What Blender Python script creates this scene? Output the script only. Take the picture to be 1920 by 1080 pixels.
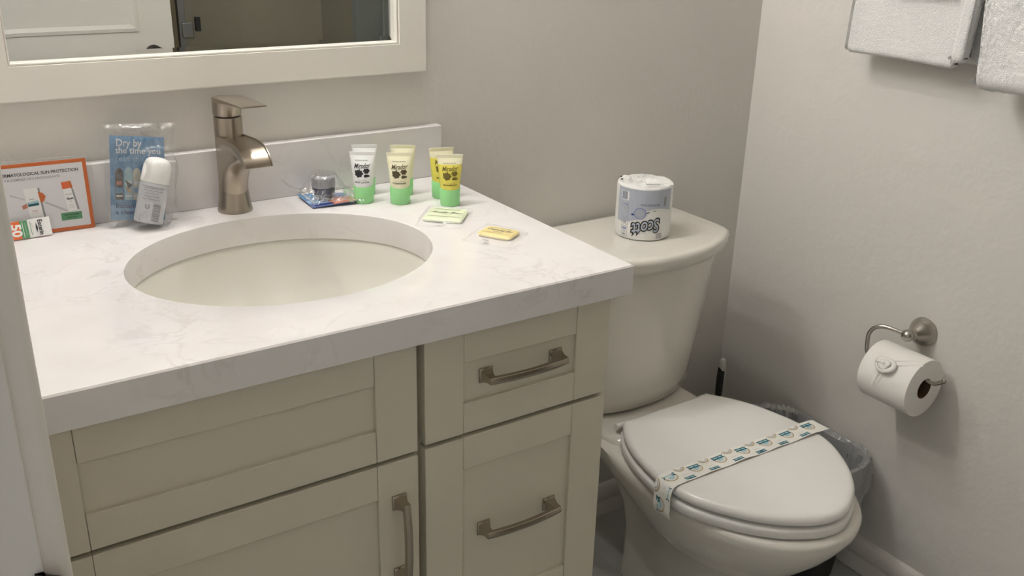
import bpy, bmesh, math, random
from mathutils import Vector, Matrix, noise
random.seed(7)
PI = math.pi
scene = bpy.context.scene
for o in list(bpy.data.objects): bpy.data.objects.remove(o)
C = scene.collection

# ------------------------------------------------------------------ camera
cam_d = bpy.data.cameras.new('camera'); cam = bpy.data.objects.new('camera', cam_d); C.objects.link(cam)
scene.camera = cam
YAW, PITCH, ROLL, FPX = 0.5916, -0.3794, 0.0261, 1794.8
cr_ = Vector((math.cos(YAW), -math.sin(YAW), 0))
cf_ = Vector((math.sin(YAW)*math.cos(PITCH), math.cos(YAW)*math.cos(PITCH), math.sin(PITCH)))
cu_ = cr_.cross(cf_)
r_ = math.cos(ROLL)*cr_ + math.sin(ROLL)*cu_
u_ = -math.sin(ROLL)*cr_ + math.cos(ROLL)*cu_
M = Matrix((r_, u_, -cf_)).transposed().to_4x4()
M.translation = Vector((-0.8351, -1.5006, 1.3579))
cam.matrix_world = M
cam_d.sensor_width = 36.0; cam_d.lens = FPX/1920*36.0
cam_d.clip_start = 0.01

# ------------------------------------------------------------------ world, exposure
w = bpy.data.worlds.new('world'); scene.world = w; w.use_nodes = True
w.node_tree.nodes['Background'].inputs[0].default_value = (0.92, 0.95, 1.0, 1)
w.node_tree.nodes['Background'].inputs[1].default_value = 0.13
vs = scene.view_settings
vs.view_transform = 'Standard'; vs.look = 'None'; vs.gamma = 1; vs.use_curve_mapping = False
vs.exposure = 1.5
LAMP = 100.0            # emission of each vanity lamp globe

# ------------------------------------------------------------------ materials
def lin(c):
    if isinstance(c, str):
        c = tuple(int(c[i:i+2], 16)/255 for i in (0, 2, 4))
        return tuple(x/12.92 if x <= .04045 else ((x+.055)/1.055)**2.4 for x in c)
    return c
MATS = {}
def mat(name, col, rough=.5, metal=0, bump=None, spec=.5, coat=0, var=None, sub=0, trans=0, emit=None):
    """bump = (scale, strength, distance[, detail]); var = (colour2, scale, lo, hi)"""
    m = bpy.data.materials.new(name); m.use_nodes = True; MATS[name] = m
    nt = m.node_tree; b = nt.nodes['Principled BSDF']
    b.inputs['Base Color'].default_value = (*lin(col), 1)
    b.inputs['Roughness'].default_value = rough; b.inputs['Metallic'].default_value = metal
    b.inputs['Specular IOR Level'].default_value = spec
    b.inputs['Coat Weight'].default_value = coat; b.inputs['Coat Roughness'].default_value = .08
    if sub:
        b.inputs['Subsurface Weight'].default_value = sub; b.inputs['Subsurface Scale'].default_value = .004
        b.inputs['Subsurface Radius'].default_value = (1, .9, .8)
    if trans: b.inputs['Transmission Weight'].default_value = trans
    if emit:
        b.inputs['Emission Color'].default_value = (*lin(emit[0]), 1); b.inputs['Emission Strength'].default_value = emit[1]
    tc = nt.nodes.new('ShaderNodeTexCoord')
    if bump:
        n = nt.nodes.new('ShaderNodeTexNoise'); n.inputs['Scale'].default_value = bump[0]
        n.inputs['Detail'].default_value = bump[3] if len(bump) > 3 else 3
        nt.links.new(tc.outputs['Object'], n.inputs['Vector'])
        bp = nt.nodes.new('ShaderNodeBump'); bp.inputs['Strength'].default_value = bump[1]; bp.inputs['Distance'].default_value = bump[2]
        nt.links.new(n.outputs['Fac'], bp.inputs['Height']); nt.links.new(bp.outputs['Normal'], b.inputs['Normal'])
    if var:
        n = nt.nodes.new('ShaderNodeTexNoise'); n.inputs['Scale'].default_value = var[1]; n.inputs['Detail'].default_value = 5
        nt.links.new(tc.outputs['Object'], n.inputs['Vector'])
        r = nt.nodes.new('ShaderNodeMapRange'); r.inputs[1].default_value = var[2]; r.inputs[2].default_value = var[3]
        nt.links.new(n.outputs['Fac'], r.inputs[0])
        mx = nt.nodes.new('ShaderNodeMix'); mx.data_type = 'RGBA'
        mx.inputs[6].default_value = (*lin(col), 1); mx.inputs[7].default_value = (*lin(var[0]), 1)
        nt.links.new(r.outputs[0], mx.inputs[0]); nt.links.new(mx.outputs[2], b.inputs['Base Color'])
    return m

def film(name, tint, opacity, gloss, rough=.08, bump=None, edge=.6):
    """thin clear or milky plastic film: see-through, with a diffuse share and a glossy share"""
    m = bpy.data.materials.new(name); m.use_nodes = True; MATS[name] = m
    nt = m.node_tree; nt.nodes.remove(nt.nodes['Principled BSDF']); out = nt.nodes['Material Output']
    t = nt.nodes.new('ShaderNodeBsdfTransparent')
    d = nt.nodes.new('ShaderNodeBsdfDiffuse'); d.inputs[0].default_value = (*lin(tint), 1)
    g = nt.nodes.new('ShaderNodeBsdfGlossy'); g.inputs['Roughness'].default_value = rough
    a = nt.nodes.new('ShaderNodeMixShader'); a.inputs[0].default_value = opacity
    b = nt.nodes.new('ShaderNodeMixShader')
    f = nt.nodes.new('ShaderNodeLayerWeight'); f.inputs[0].default_value = edge*.35
    mm = nt.nodes.new('ShaderNodeMath'); mm.operation = 'MULTIPLY_ADD'; mm.inputs[1].default_value = .5; mm.inputs[2].default_value = gloss
    nt.links.new(f.outputs['Fresnel'], mm.inputs[0]); nt.links.new(mm.outputs[0], b.inputs[0])
    nt.links.new(t.outputs[0], a.inputs[1]); nt.links.new(d.outputs[0], a.inputs[2])
    nt.links.new(a.outputs[0], b.inputs[1]); nt.links.new(g.outputs[0], b.inputs[2]); nt.links.new(b.outputs[0], out.inputs[0])
    if bump:
        tc = nt.nodes.new('ShaderNodeTexCoord'); n = nt.nodes.new('ShaderNodeTexNoise'); n.inputs['Scale'].default_value = bump[0]
        nt.links.new(tc.outputs['Object'], n.inputs['Vector'])
        bp = nt.nodes.new('ShaderNodeBump'); bp.inputs['Strength'].default_value = bump[1]; bp.inputs['Distance'].default_value = bump[2]
        nt.links.new(n.outputs['Fac'], bp.inputs['Height'])
        for s in (d, g): nt.links.new(bp.outputs[0], s.inputs['Normal'])
    return m

mat('wall_paint', 'dbd7d0', .62, bump=(70, .22, .004, 4))
mat('wall_paint_smooth', 'dbd7d0', .5, bump=(22, .5, .006, 6))
mat('ceiling_paint', 'e8e6e0', .8)
mat('trim_paint', 'dedad2', .35)
mat('door_paint', 'dedad2', .35)
mat('jamb_paint', 'dedad2', .35)
mat('cabinet_paint', 'd3ccb9', .38)
mat('cabinet_inside', '8d8676', .6)
mat('mirror_frame_paint', 'e4e0d8', .4)
mat('mirror_glass', (.86, .88, .86), .0, 1)
mat('nickel', (.40, .35, .29), .30, 1, bump=(400, .03, .0005))
mat('nickel_pull', (.40, .35, .29), .22, 1)
mat('nickel_holder', (.46, .43, .39), .25, 1)
mat('dark_metal', (.05, .042, .036), .4, .8)
mat('porcelain', 'dfdbd1', .07, coat=.3)
mat('basin', 'dfdcd2', .28)
mat('seat_plastic', 'ebe9e4', .22)
mat('black_plastic', (.008, .008, .008), .45)
mat('paper', 'efece6', .9, bump=(300, .12, .001))
mat('cardboard', (.10, .055, .03), .9)
mat('terry', 'f0efec', 1.0, bump=(520, .8, .004, 2), spec=.1)
mat('floor_tile', (.42, .42, .39), .3, var=((.52, .52, .49), 6, .35, .7))
mat('grout', (.55, .54, .51), .8)
mat('shower_wall', (.31, .255, .165), .5)
mat('grey_panel', (.24, .25, .235), .4)
mat('shower_metal', (.25, .25, .25), .3, .8)
mat('tub_white', 'dcd9d2', .15)
mat('card_white', 'e4e2e4', .5)
mat('print_orange', 'd06a26', .5); mat('print_orange_bright', 'e8713a', .5)
mat('print_black', (.02, .02, .022), .6); mat('print_grey', (.32, .32, .33), .6); mat('print_pale_grey', (.55, .55, .56), .6)
mat('print_green', '5c9a6c', .5); mat('print_white', 'f2f2f0', .5); mat('print_teal', '1f626e', .6); mat('print_pale_teal', 'a9cfd6', .6)
mat('print_gold', 'c5ad80', .6); mat('print_blue', '5f93bd', .4); mat('print_pale_blue', '93bcdc', .4); mat('print_navy', '2a3f78', .5)
mat('print_brown', (.05, .025, .022), .5); mat('print_lilac', '8d95bd', .5); mat('print_olive', '4e4428', .6); mat('print_cream', 'dcd8c4', .5)
mat('print_tan', '6e6224', .6); mat('print_skin', 'c78068', .5)
mat('blue_card', '5b93bf', .35); mat('tube_white', 'eef0ee', .3, sub=.2); mat('tube_cream', 'f0eccd', .3, sub=.2)
mat('tube_yellow', 'e8dc68', .25, sub=.15); mat('cap_green', 'a2e69e', .35, sub=.2)
mat('bottle_white', 'f2f1ee', .3); mat('label_grey', 'd4d6da', .35)
mat('jar_lid', '8b8d92', .35); mat('jar_navy', '26304f', .3)
mat('packet_card', '6f7fae', .35)
mat('soap_green', 'dfe8c2', .5); mat('soap_yellow', 'edd98a', .5)
mat('wrap_white', 'efeeea', .42, bump=(60, .25, .004)); mat('wrap_silver', 'b9bfcb', .4, bump=(60, .25, .004))
mat('sash_paper', 'f0eee6', .7)
mat('brush_white', 'd8d6ce', .4)
mat('lamp_glass', 'ffffff', .4, emit=((1.0, .985, .985), LAMP))
film('clear_film', 'ffffff', .02, .09, .06, (90, .7, .005))
film('soap_film', 'ffffff', .10, .04, .12, (120, .5, .003), edge=.2)
film('sleeve_film', 'ffffff', .005, .02, .05, (60, .4, .004))
film('liner_film', (.6, .6, .6), .50, .09, .22, (70, .6, .006))
film('shower_glass', (.6, .75, .7), .03, .03, .02)

# quartz: white with faint warm veins and cloudy patches
def quartz():
    m = mat('quartz', 'e9e6e3', .13, coat=.15); nt = m.node_tree; b = nt.nodes['Principled BSDF']
    tc = nt.nodes.new('ShaderNodeTexCoord')
    n = nt.nodes.new('ShaderNodeTexNoise'); n.inputs['Scale'].default_value = 11; n.inputs['Detail'].default_value = 8; n.inputs['Distortion'].default_value = 1.6
    nt.links.new(tc.outputs['Object'], n.inputs['Vector'])
    s = nt.nodes.new('ShaderNodeMath'); s.operation = 'SUBTRACT'; s.inputs[1].default_value = .5; nt.links.new(n.outputs['Fac'], s.inputs[0])
    a = nt.nodes.new('ShaderNodeMath'); a.operation = 'ABSOLUTE'; nt.links.new(s.outputs[0], a.inputs[0])
    r = nt.nodes.new('ShaderNodeMapRange'); r.inputs[1].default_value = .0; r.inputs[2].default_value = .03; r.inputs[3].default_value = 1; r.inputs[4].default_value = 0
    nt.links.new(a.outputs[0], r.inputs[0])
    n2 = nt.nodes.new('ShaderNodeTexNoise'); n2.inputs['Scale'].default_value = 7; nt.links.new(tc.outputs['Object'], n2.inputs['Vector'])
    r2 = nt.nodes.new('ShaderNodeMapRange'); r2.inputs[1].default_value = .48; r2.inputs[2].default_value = .68; nt.links.new(n2.outputs['Fac'], r2.inputs[0])
    mu = nt.nodes.new('ShaderNodeMath'); mu.operation = 'MULTIPLY'; nt.links.new(r.outputs[0], mu.inputs[0]); nt.links.new(r2.outputs[0], mu.inputs[1])
    mu2 = nt.nodes.new('ShaderNodeMath'); mu2.operation = 'MULTIPLY'; mu2.inputs[1].default_value = .24; nt.links.new(mu.outputs[0], mu2.inputs[0])
    n3 = nt.nodes.new('ShaderNodeTexNoise'); n3.inputs['Scale'].default_value = 18; n3.inputs['Detail'].default_value = 6; nt.links.new(tc.outputs['Object'], n3.inputs['Vector'])
    mx0 = nt.nodes.new('ShaderNodeMix'); mx0.data_type = 'RGBA'; mx0.inputs[6].default_value = (*lin('e5e2e1'), 1); mx0.inputs[7].default_value = (*lin('dad6d3'), 1)
    nt.links.new(n3.outputs['Fac'], mx0.inputs[0])
    mx = nt.nodes.new('ShaderNodeMix'); mx.data_type = 'RGBA'; mx.inputs[7].default_value = (*lin('a59c90'), 1)
    nt.links.new(mu2.outputs[0], mx.inputs[0]); nt.links.new(mx0.outputs[2], mx.inputs[6]); nt.links.new(mx.outputs[2], b.inputs['Base Color'])
quartz()

# ------------------------------------------------------------------ geometry helpers: each returns (verts, faces)
def box(x0, x1, y0, y1, z0, z1):
    v = [(x, y, z) for z in (z0, z1) for y in (y0, y1) for x in (x0, x1)]
    return v, [(0, 2, 3, 1), (4, 5, 7, 6), (0, 1, 5, 4), (2, 6, 7, 3), (0, 4, 6, 2), (1, 3, 7, 5)]
def join(*gs):
    V, F = [], []
    for v, f in gs:
        k = len(V); V += list(v); F += [tuple(i+k for i in q) for q in f]
    return V, F
def loft(rings, cap0=True, cap1=True, closed=True):
    V, F = [], []; n = len(rings[0])
    for r in rings: V += [tuple(p) for p in r]
    for i in range(len(rings)-1):
        for j in range(n if closed else n-1):
            a, b = i*n+j, i*n+(j+1) % n
            F.append((a, b, b+n, a+n))
    if cap0: F.append(tuple(reversed(range(n))))
    if cap1: F.append(tuple(range((len(rings)-1)*n, len(rings)*n)))
    return V, F
def lathe(prof, n=40, c=(0, 0, 0), cap0=True, cap1=True):
    return loft([[(c[0]+r*math.cos(2*PI*j/n), c[1]+r*math.sin(2*PI*j/n), c[2]+z) for j in range(n)] for r, z in prof], cap0, cap1)
def xf(g, m):
    return [tuple(m @ Vector(p)) for p in g[0]], g[1]
def tube(path, r, n=12, rads=None):
    P = [Vector(p) for p in path]; rings = []; up = None
    for i, p in enumerate(P):
        t = (P[min(i+1, len(P)-1)] - P[max(i-1, 0)]).normalized()
        if up is None: up = t.orthogonal().normalized()
        up = (up - up.dot(t)*t).normalized(); s = t.cross(up); q = rads[i] if rads else r
        rings.append([p + q*(math.cos(2*PI*j/n)*up + math.sin(2*PI*j/n)*s) for j in range(n)])
    return loft(rings)
def catmull(pts, k=6, closed=False):
    P = [Vector(p) for p in pts]; n = len(P); out = []
    for i in range(n if closed else n-1):
        g = (lambda j: P[j % n]) if closed else (lambda j: P[max(0, min(n-1, j))])
        a, b, c, d = g(i-1), g(i), g(i+1), g(i+2)
        for s in range(k):
            t = s/k
            out.append(.5*((2*b)+(c-a)*t+(2*a-5*b+4*c-d)*t*t+(3*b-a-3*c+d)*t**3))
    if not closed: out.append(P[-1])
    return out
def extrude(poly, ax, a, b):
    """poly: 2-D outline in the two remaining axes, extruded along ax from a to b"""
    def put(p, t):
        if ax == 0: return (t, p[0], p[1])
        if ax == 1: return (p[0], t, p[1])
        return (p[0], p[1], t)
    return loft([[put(p, a) for p in poly], [put(p, b) for p in poly]])
def rrect(x0, x1, y0, y1, r, n=6):
    out = []
    for cx, cy, a in ((x1-r, y1-r, 0), (x0+r, y1-r, PI/2), (x0+r, y0+r, PI), (x1-r, y0+r, 1.5*PI)):
        out += [(cx+r*math.cos(a+PI/2*i/n), cy+r*math.sin(a+PI/2*i/n)) for i in range(n+1)]
    return out

ORG = {}
def obj(name, geo, m, parent=None, smooth=True, bevel=0, local=False, angle=40, segs=2, subsurf=0):
    v, f = geo
    o_ = Vector((0, 0, 0)) if (parent is None or local) else ORG[parent.name]
    me = bpy.data.meshes.new(name)
    me.from_pydata([tuple(Vector(p)-o_) for p in v], [], f)
    bm = bmesh.new(); bm.from_mesh(me); bmesh.ops.recalc_face_normals(bm, faces=bm.faces); bm.to_mesh(me); bm.free()
    for x in (m if isinstance(m, (list, tuple)) else [m]): me.materials.append(MATS[x])
    if smooth:
        me.shade_smooth(); me.set_sharp_from_angle(angle=math.radians(angle))
    o = bpy.data.objects.new(name, me); C.objects.link(o)
    if parent is not None: o.parent = parent
    ORG[o.name] = o_ if not local else Vector((0, 0, 0))
    if bevel:
        b = o.modifiers.new('bevel', 'BEVEL'); b.width = bevel; b.segments = segs; b.limit_method = 'ANGLE'; b.angle_limit = math.radians(50)
    if subsurf:
        s = o.modifiers.new('subdivision', 'SUBSURF'); s.levels = subsurf; s.render_levels = subsurf
    return o
def tag(o, label, cat, group=None):
    o['label'] = label; o['category'] = cat
    if group: o['group'] = group
    return o
def thing(name, label, cat, loc=(0, 0, 0), rot=(0, 0, 0), group=None):
    o = bpy.data.objects.new(name, None); C.objects.link(o); o.location = loc; o.rotation_euler = rot
    o.empty_display_size = .03
    ORG[o.name] = Vector(loc); return tag(o, label, cat, group)
def struct(name, geo, m, label=None, **k):
    o = obj(name, geo, m, **k); o['kind'] = 'structure'
    if label: o['label'] = label
    return o

# ------------------------------------------------------------------ flat print: 2-D shapes laid on a surface
def text_geo(s, size, shear=0, offset=0, space=1, align='CENTER'):
    cu = bpy.data.curves.new('txt', 'FONT'); cu.body = s; cu.size = size; cu.shear = shear; cu.offset = offset
    cu.space_character = space; cu.align_x = align; cu.align_y = 'CENTER'; cu.resolution_u = 3
    ob = bpy.data.objects.new('txt', cu); C.objects.link(ob)
    me = bpy.data.meshes.new_from_object(ob)
    g = [(v.co.x, v.co.y) for v in me.vertices], [tuple(p.vertices) for p in me.polygons]
    bpy.data.objects.remove(ob); bpy.data.meshes.remove(me); bpy.data.curves.remove(cu)
    return g
class Print:
    def __init__(s): s.V, s.F, s.MI, s.mats = [], [], [], []
    def add(s, v, f, m, h=0):
        k = len(s.V); s.V += [(a, b, h) for a, b in v]
        if m not in s.mats: s.mats.append(m)
        for q in f: s.F.append(tuple(i+k for i in q)); s.MI.append(s.mats.index(m))
    def poly(s, pts, m, h=0): s.add(pts, [tuple(range(len(pts)))], m, h)
    def rect(s, x0, x1, y0, y1, m, h=0, nx=1, ny=1):
        v = [(x0+(x1-x0)*i/nx, y0+(y1-y0)*j/ny) for j in range(ny+1) for i in range(nx+1)]
        s.add(v, [(j*(nx+1)+i, j*(nx+1)+i+1, (j+1)*(nx+1)+i+1, (j+1)*(nx+1)+i) for j in range(ny) for i in range(nx)], m, h)
    def ring(s, cx, cy, r0, r1, m, h=0, a0=0, a1=2*PI, n=28):
        v = []
        for i in range(n+1):
            a = a0+(a1-a0)*i/n; v += [(cx+r0*math.cos(a), cy+r0*math.sin(a)), (cx+r1*math.cos(a), cy+r1*math.sin(a))]
        s.add(v, [(2*i, 2*i+1, 2*i+3, 2*i+2) for i in range(n)], m, h)
    def disc(s, cx, cy, r, m, h=0, n=20, sy=1): s.poly([(cx+r*math.cos(2*PI*i/n), cy+sy*r*math.sin(2*PI*i/n)) for i in range(n)], m, h)
    def frame(s, x0, x1, y0, y1, t, m, h=0):
        s.rect(x0, x1, y0, y0+t, m, h); s.rect(x0, x1, y1-t, y1, m, h); s.rect(x0, x0+t, y0+t, y1-t, m, h); s.rect(x1-t, x1, y0+t, y1-t, m, h)
    def text(s, t, cx, cy, size, m, h=0, rot=0, shear=0, offset=0, width=None, space=1):
        v, f = text_geo(t, size, shear, offset, space)
        if width:
            w0 = max(p[0] for p in v)-min(p[0] for p in v); k = width/w0
            v = [(p[0]*k, p[1]) for p in v]
        c, sn = math.cos(rot), math.sin(rot)
        s.add([(cx+a*c-b*sn, cy+a*sn+b*c) for a, b in v], f, m, h)
    def build(s, parent, fn, name='print', local=False, step=2e-4, base=3e-4):
        V = [fn(a, b, base+step*h) for a, b, h in s.V]
        v, f = V, s.F
        me = bpy.data.meshes.new(name); o_ = Vector((0, 0, 0)) if local else ORG[parent.name]
        me.from_pydata([tuple(Vector(p)-o_) for p in v], [], f)
        for m in s.mats: me.materials.append(MATS[m])
        me.polygons.foreach_set('material_index', s.MI); me.update()
        o = bpy.data.objects.new(name, me); C.objects.link(o); o.parent = parent; ORG[o.name] = o_
        return o

# ================================================================== the room
XW, XL, YF, ZC = .808, -.799, -2.45, .90       # right wall, left wall, far end, counter height
HC = 2.42
struct('wall_back', box(XL-.13, XW+.12, 0, .1, 0, HC), 'wall_paint', 'beige textured wall behind the vanity and the toilet')
struct('wall_right', box(XW, XW+.1, YF-.1, 0, 0, HC), 'wall_paint_smooth', 'pale hand-trowelled wall with the towels and paper holder')
struct('wall_front', box(XL-.13, XW+.12, YF-.1, YF, 0, HC), 'shower_wall', 'taupe shower wall seen dimly in the mirror')
DY0, DY1 = -.88, -1.66                          # doorway
struct('wall_left', join(box(XL-.125, XL, DY0+.018, 0, 0, HC), box(XL-.125, XL, YF, DY1-.018, 0, HC), box(XL-.125, XL, DY1-.018, DY0+.018, 2.06, HC)), 'wall_paint')
struct('ceiling', box(XL-.13, XW+.12, YF-.1, .1, HC, HC+.08), 'ceiling_paint')
fl = struct('floor', box(XL-.13, XW+.12, YF-.1, .1, -.05, -.002), 'grout', 'grey tiled floor')
tile_me = None
for i in range(5):
    for j in range(9):
        x0, y0 = -1.0265+i*.455, .0-(j+1)*.303
        x1, y1 = x0+.45, y0+.30
        x0, x1, y0, y1 = max(x0, XL), min(x1, XW), max(y0, YF), min(y1, 0)
        if x1-x0 < .03 or y1-y0 < .03: continue
        obj('tile', box(x0, x1, y0, y1, -.002, 0), 'floor_tile', fl, smooth=False)
# baseboards with a stepped, bevelled profile
prof = [(0, 0), (-.016, 0), (-.016, .036), (-.0145, .038), (-.0145, .040), (-.016, .042), (-.016, .058), (-.0145, .066), (-.011, .073), (-.007, .078), (0, .081)]
struct('baseboard_right', extrude([(XW+a, b) for a, b in prof], 1, YF, -.017), 'trim_paint')
struct('baseboard_back', extrude([(a, b) for a, b in prof], 0, .0, XW), 'trim_paint')
# doorway: lining, casing, strike plate
jx0, jx1 = XL-.125, XL
jamb = struct('trim_1', join(box(jx0, jx1, DY0, DY0+.018, 0, 2.06), box(jx0, jx1, DY1-.018, DY1, 0, 2.06), box(jx0, jx1, DY1, DY0, 2.042, 2.06),
       box(jx0+.03, jx0+.085, DY0-.011, DY0, 0, 2.042)), 'jamb_paint', 'grey-white door lining beside the vanity', bevel=.0015)
cprof = [(XL, -.001), (XL, .055), (XL+.009, .055), (XL+.013, .052), (XL+.0145, .045), (XL+.0175, .015), (XL+.0185, .008), (XL+.0175, .003), (XL+.0145, .0003), (XL+.010, -.0008)]
def casing(y, sgn): return extrude([(a, y+sgn*b) for a, b in cprof], 2, 0, 2.10)
struct('trim_2', join(casing(DY0+.005, 1), casing(DY1-.005, -1), box(XL, XL+.018, DY1-.004, DY0+.004, 2.047, 2.10)), 'trim_paint', 'cream door casing with rounded edge beside the counter')
sp = thing('strike_plate', 'dark bronze strike plate with curved lip on the door lining', 'strike plate', (XL-.02, DY0, .89))
obj('plate', box(XL-.034, XL-.003, DY0-.0015, DY0, .860, .908), 'dark_metal', sp, bevel=.0006)
lv = []
for (z, w_) in ((.884, .6), (.890, 1), (.916, 1), (.9225, .8), (.9265, .3)):
    lv.append([(XL-.006+t*(w_ if t > .006 else 1), DY0-.0016-d, z) for t, d in ((0, 0), (.006, .0003), (.011, .001), (.016, .003), (.020, .0065))]
              + [(XL-.006+t*(w_ if t > .006 else 1), DY0-.0002-d, z) for t, d in ((.020, .0065), (.016, .003), (.011, .001), (.006, .0003), (0, 0))])
obj('lip', loft(lv), 'dark_metal', sp)
# open panel door, seen in the mirror
dr = struct('door_1', join(box(-.775, -.02, DY1-.036, DY1-.004, .012, 2.035)), 'door_paint', 'white panel door standing open, seen in the mirror', bevel=.001)
def panel(z0, z1):
    gs = []
    x0, x1, y = -.775+.115, -.02-.115, DY1-.004
    r = lambda d, yy: [(x0+d, yy, z0+d), (x1-d, yy, z0+d), (x1-d, yy, z1-d), (x0+d, yy, z1-d)]
    return loft([r(-.012, y), r(-.012, y+.005), r(-.002, y+.007), r(.010, y+.002), r(.034, y+.002), r(.055, y+.0065)], cap0=True)
for z0, z1 in ((.985, 1.90), (.24, .80)):
    obj('panel', panel(z0, z1), 'door_paint', dr, angle=15)
hd = obj('door_knob', xf(lathe([(.026, 0), (.026, .006), (.010, .010), (.009, .03), (.022, .042), (.026, .055), (.018, .066), (.002, .069)], 24), Matrix.Translation((-.085, DY1-.004, .905)) @ Matrix.Rotation(-PI/2, 4, 'X')), 'dark_metal', dr)
# shower end of the room, only seen in the mirror
sg = thing('shower_screen', 'clear glass shower screen with metal channel and clamp, seen in the mirror', 'shower screen', (.4, -1.76, 0))
obj('pane', box(.045, XW-.02, -1.764, -1.756, .46, 1.95), 'shower_glass', sg, smooth=False)
obj('channel', box(.022, .044, -1.772, -1.748, .44, 1.96), 'shower_metal', sg, bevel=.002)
obj('clamp', box(.030, .066, -1.755, -1.742, .935, .985), 'shower_metal', sg, bevel=.003)
obj('stop', box(.074, .090, -1.755, -1.738, .955, 1.00), 'black_plastic', sg, bevel=.002)
tb = thing('bathtub', 'white alcove bathtub under the shower screen at the room end', 'bathtub', (0, -2.1, 0))
ring = lambda d, z: [(x, y, z) for x, y in rrect(XL+.003+d, XW-.018-d, YF+.003+d, -1.72-d, .05+d*.5)]
obj('shell', loft([[(x, y, 0) for x, y in rrect(XL+.003, XW-.018, YF+.003, -1.72, .002)], [(x, y, .43) for x, y in rrect(XL+.003, XW-.018, YF+.003, -1.72, .002)], [(x, y, .44) for x, y in rrect(XL+.006, XW-.021, YF+.006, -1.723, .003)],
     ring(.08, .44), ring(.095, .42), ring(.13, .12), ring(.2, .09)]), 'tub_white', tb)
struct('trim_3', box(XW-.004, XW, YF, -1.72, .44, HC), 'shower_wall', 'taupe shower cladding on the side wall, seen in the mirror')
gp = thing('access_panel', 'grey framed cupboard door on the shower side wall, seen in the mirror', 'panel', (XW, -1.95, 0))
obj('slab', box(XW-.012, XW-.0045, -2.12, -1.785, .5, 2.0), 'grey_panel', gp, bevel=.001)
obj('panel', loft([[(XW-.012-t, y, z) for y, z in ((-2.09+d, .56+d), (-1.835-d, .56+d), (-1.835-d, 1.95-d), (-2.09+d, 1.95-d))] for t, d in ((0, 0), (.004, .004), (.004, .012), (.001, .016))]), 'grey_panel', gp)

# ================================================================== vanity light above the mirror (out of frame)
vl = thing('vanity_light_offscreen', 'three-globe brushed nickel vanity light above the mirror', 'wall lamp', (-.39, 0, 2.0))
obj('backplate', box(-.74, -.04, -.022, 0, 2.02, 2.09), 'nickel', vl, bevel=.004)
for x in (-.69, -.39, -.09):
    a = obj('arm', tube(catmull([(x, -.02, 2.055), (x, -.075, 2.055), (x, -.10, 2.04), (x, -.105, 1.985)]), .008), 'nickel', vl)
    obj('globe', lathe([(.008, .032), (.015, .026), (.024, .015), (.0268, .0), (.024, -.013), (.016, -.022), (.007, -.0265), (.001, -.027)], 24, (x, -.105, 1.95)), 'lamp_glass', vl)

# ================================================================== mirror
mr = thing('mirror', 'wall mirror in a wide white frame above the backsplash', 'mirror', (-.39, 0, 1.10))
fx0, fx1, fz0, fz1 = -.745, -.0296, 1.0886, 1.90
gx0, gx1, gz0, gz1 = -.676, -.0819, 1.1381, 1.85
def ringbox(x0, x1, z0, z1, a0, a1, b0, b1, y0, y1):
    o = [(x0, z0), (x1, z0), (x1, z1), (x0, z1)]; i = [(a0, b0), (a1, b0), (a1, b1), (a0, b1)]
    return loft([[(x, y0, z) for x, z in o], [(x, y1+.002, z) for x, z in o], [(x+.002*(1 if x == x0 else -1), y1, z+.002*(1 if z == z0 else -1)) for x, z in o],
                 [(x, y1, z) for x, z in i], [(x, y0, z) for x, z in i], [(x, y0, z) for x, z in o]], False, False)
obj('frame', ringbox(fx0, fx1, fz0, fz1, gx0-.001, gx1+.001, gz0-.001, gz1+.001, -.0005, -.020), 'mirror_frame_paint', mr, smooth=False)
obj('lip', ringbox(gx0-.001, gx1+.001, gz0-.001, gz1+.001, gx0+.0022, gx1-.0022, gz0+.0022, gz1-.0022, -.0045, -.0155), 'mirror_frame_paint', mr, smooth=False)
bv = .0115
gg = [[(gx0, -.0050, gz0), (gx1, -.0050, gz0), (gx1, -.0050, gz1), (gx0, -.0050, gz1)], [(gx0+bv, -.0055, gz0+bv), (gx1-bv, -.0055, gz0+bv), (gx1-bv, -.0055, gz1-bv), (gx0+bv, -.0055, gz1-bv)]]
obj('glass', join(loft([[(p[0], -.001, p[2]) for p in gg[0]]]+gg)), 'mirror_glass', mr, smooth=False)

# ================================================================== vanity
YFR = -.54
vc = thing('vanity_cabinet', 'cream shaker vanity cabinet with nickel pulls under the quartz top', 'cabinet', (-.4, -.27, 0))
cx0, cx1 = -.793, -.021
obj('body', join(box(cx0, cx0+.018, -.52, -.004, 0, .857), box(cx1-.018, cx1, -.52, -.004, 0, .857), box(cx0+.018, cx1-.018, -.02, -.004, .1, .857),
    box(cx0+.018, cx1-.018, -.52, -.02, .10, .118), box(-.345, -.305, -.52, -.5, .118, .857), box(cx0+.018, cx1-.018, -.47, -.455, 0, .10), box(cx0+.018, cx1-.018, -.519, -.5, .83, .857),
    box(cx0+.018, cx1-.018, -.519, -.5, .675, .71), box(-.305, cx1-.018, -.519, -.5, .34, .37)), 'cabinet_paint', vc, smooth=False)
def front(name, x0, x1, z0, z1, sw=.058, rt=.050, rb=.045):
    """five-piece shaker front: two stiles, two rails and a recessed panel with hairline joints"""
    d = obj(name, box(x0+sw-.004, x1-sw+.004, YFR+.006, YFR+.0185, z0+rb-.004, z1-rt+.004), 'cabinet_paint', vc, smooth=False)
    g = .0004
    for a, b in ((x0, x0+sw), (x1-sw, x1)):
        obj('stile', box(a, b, YFR, YFR+.0195, z0, z1), 'cabinet_paint', d, bevel=.0011)
    for a, b in ((z0, z0+rb), (z1-rt, z1)):
        obj('rail', box(x0+sw+g, x1-sw-g, YFR+.0003, YFR+.0195, a, b), 'cabinet_paint', d, bevel=.0011)
    return d
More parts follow.
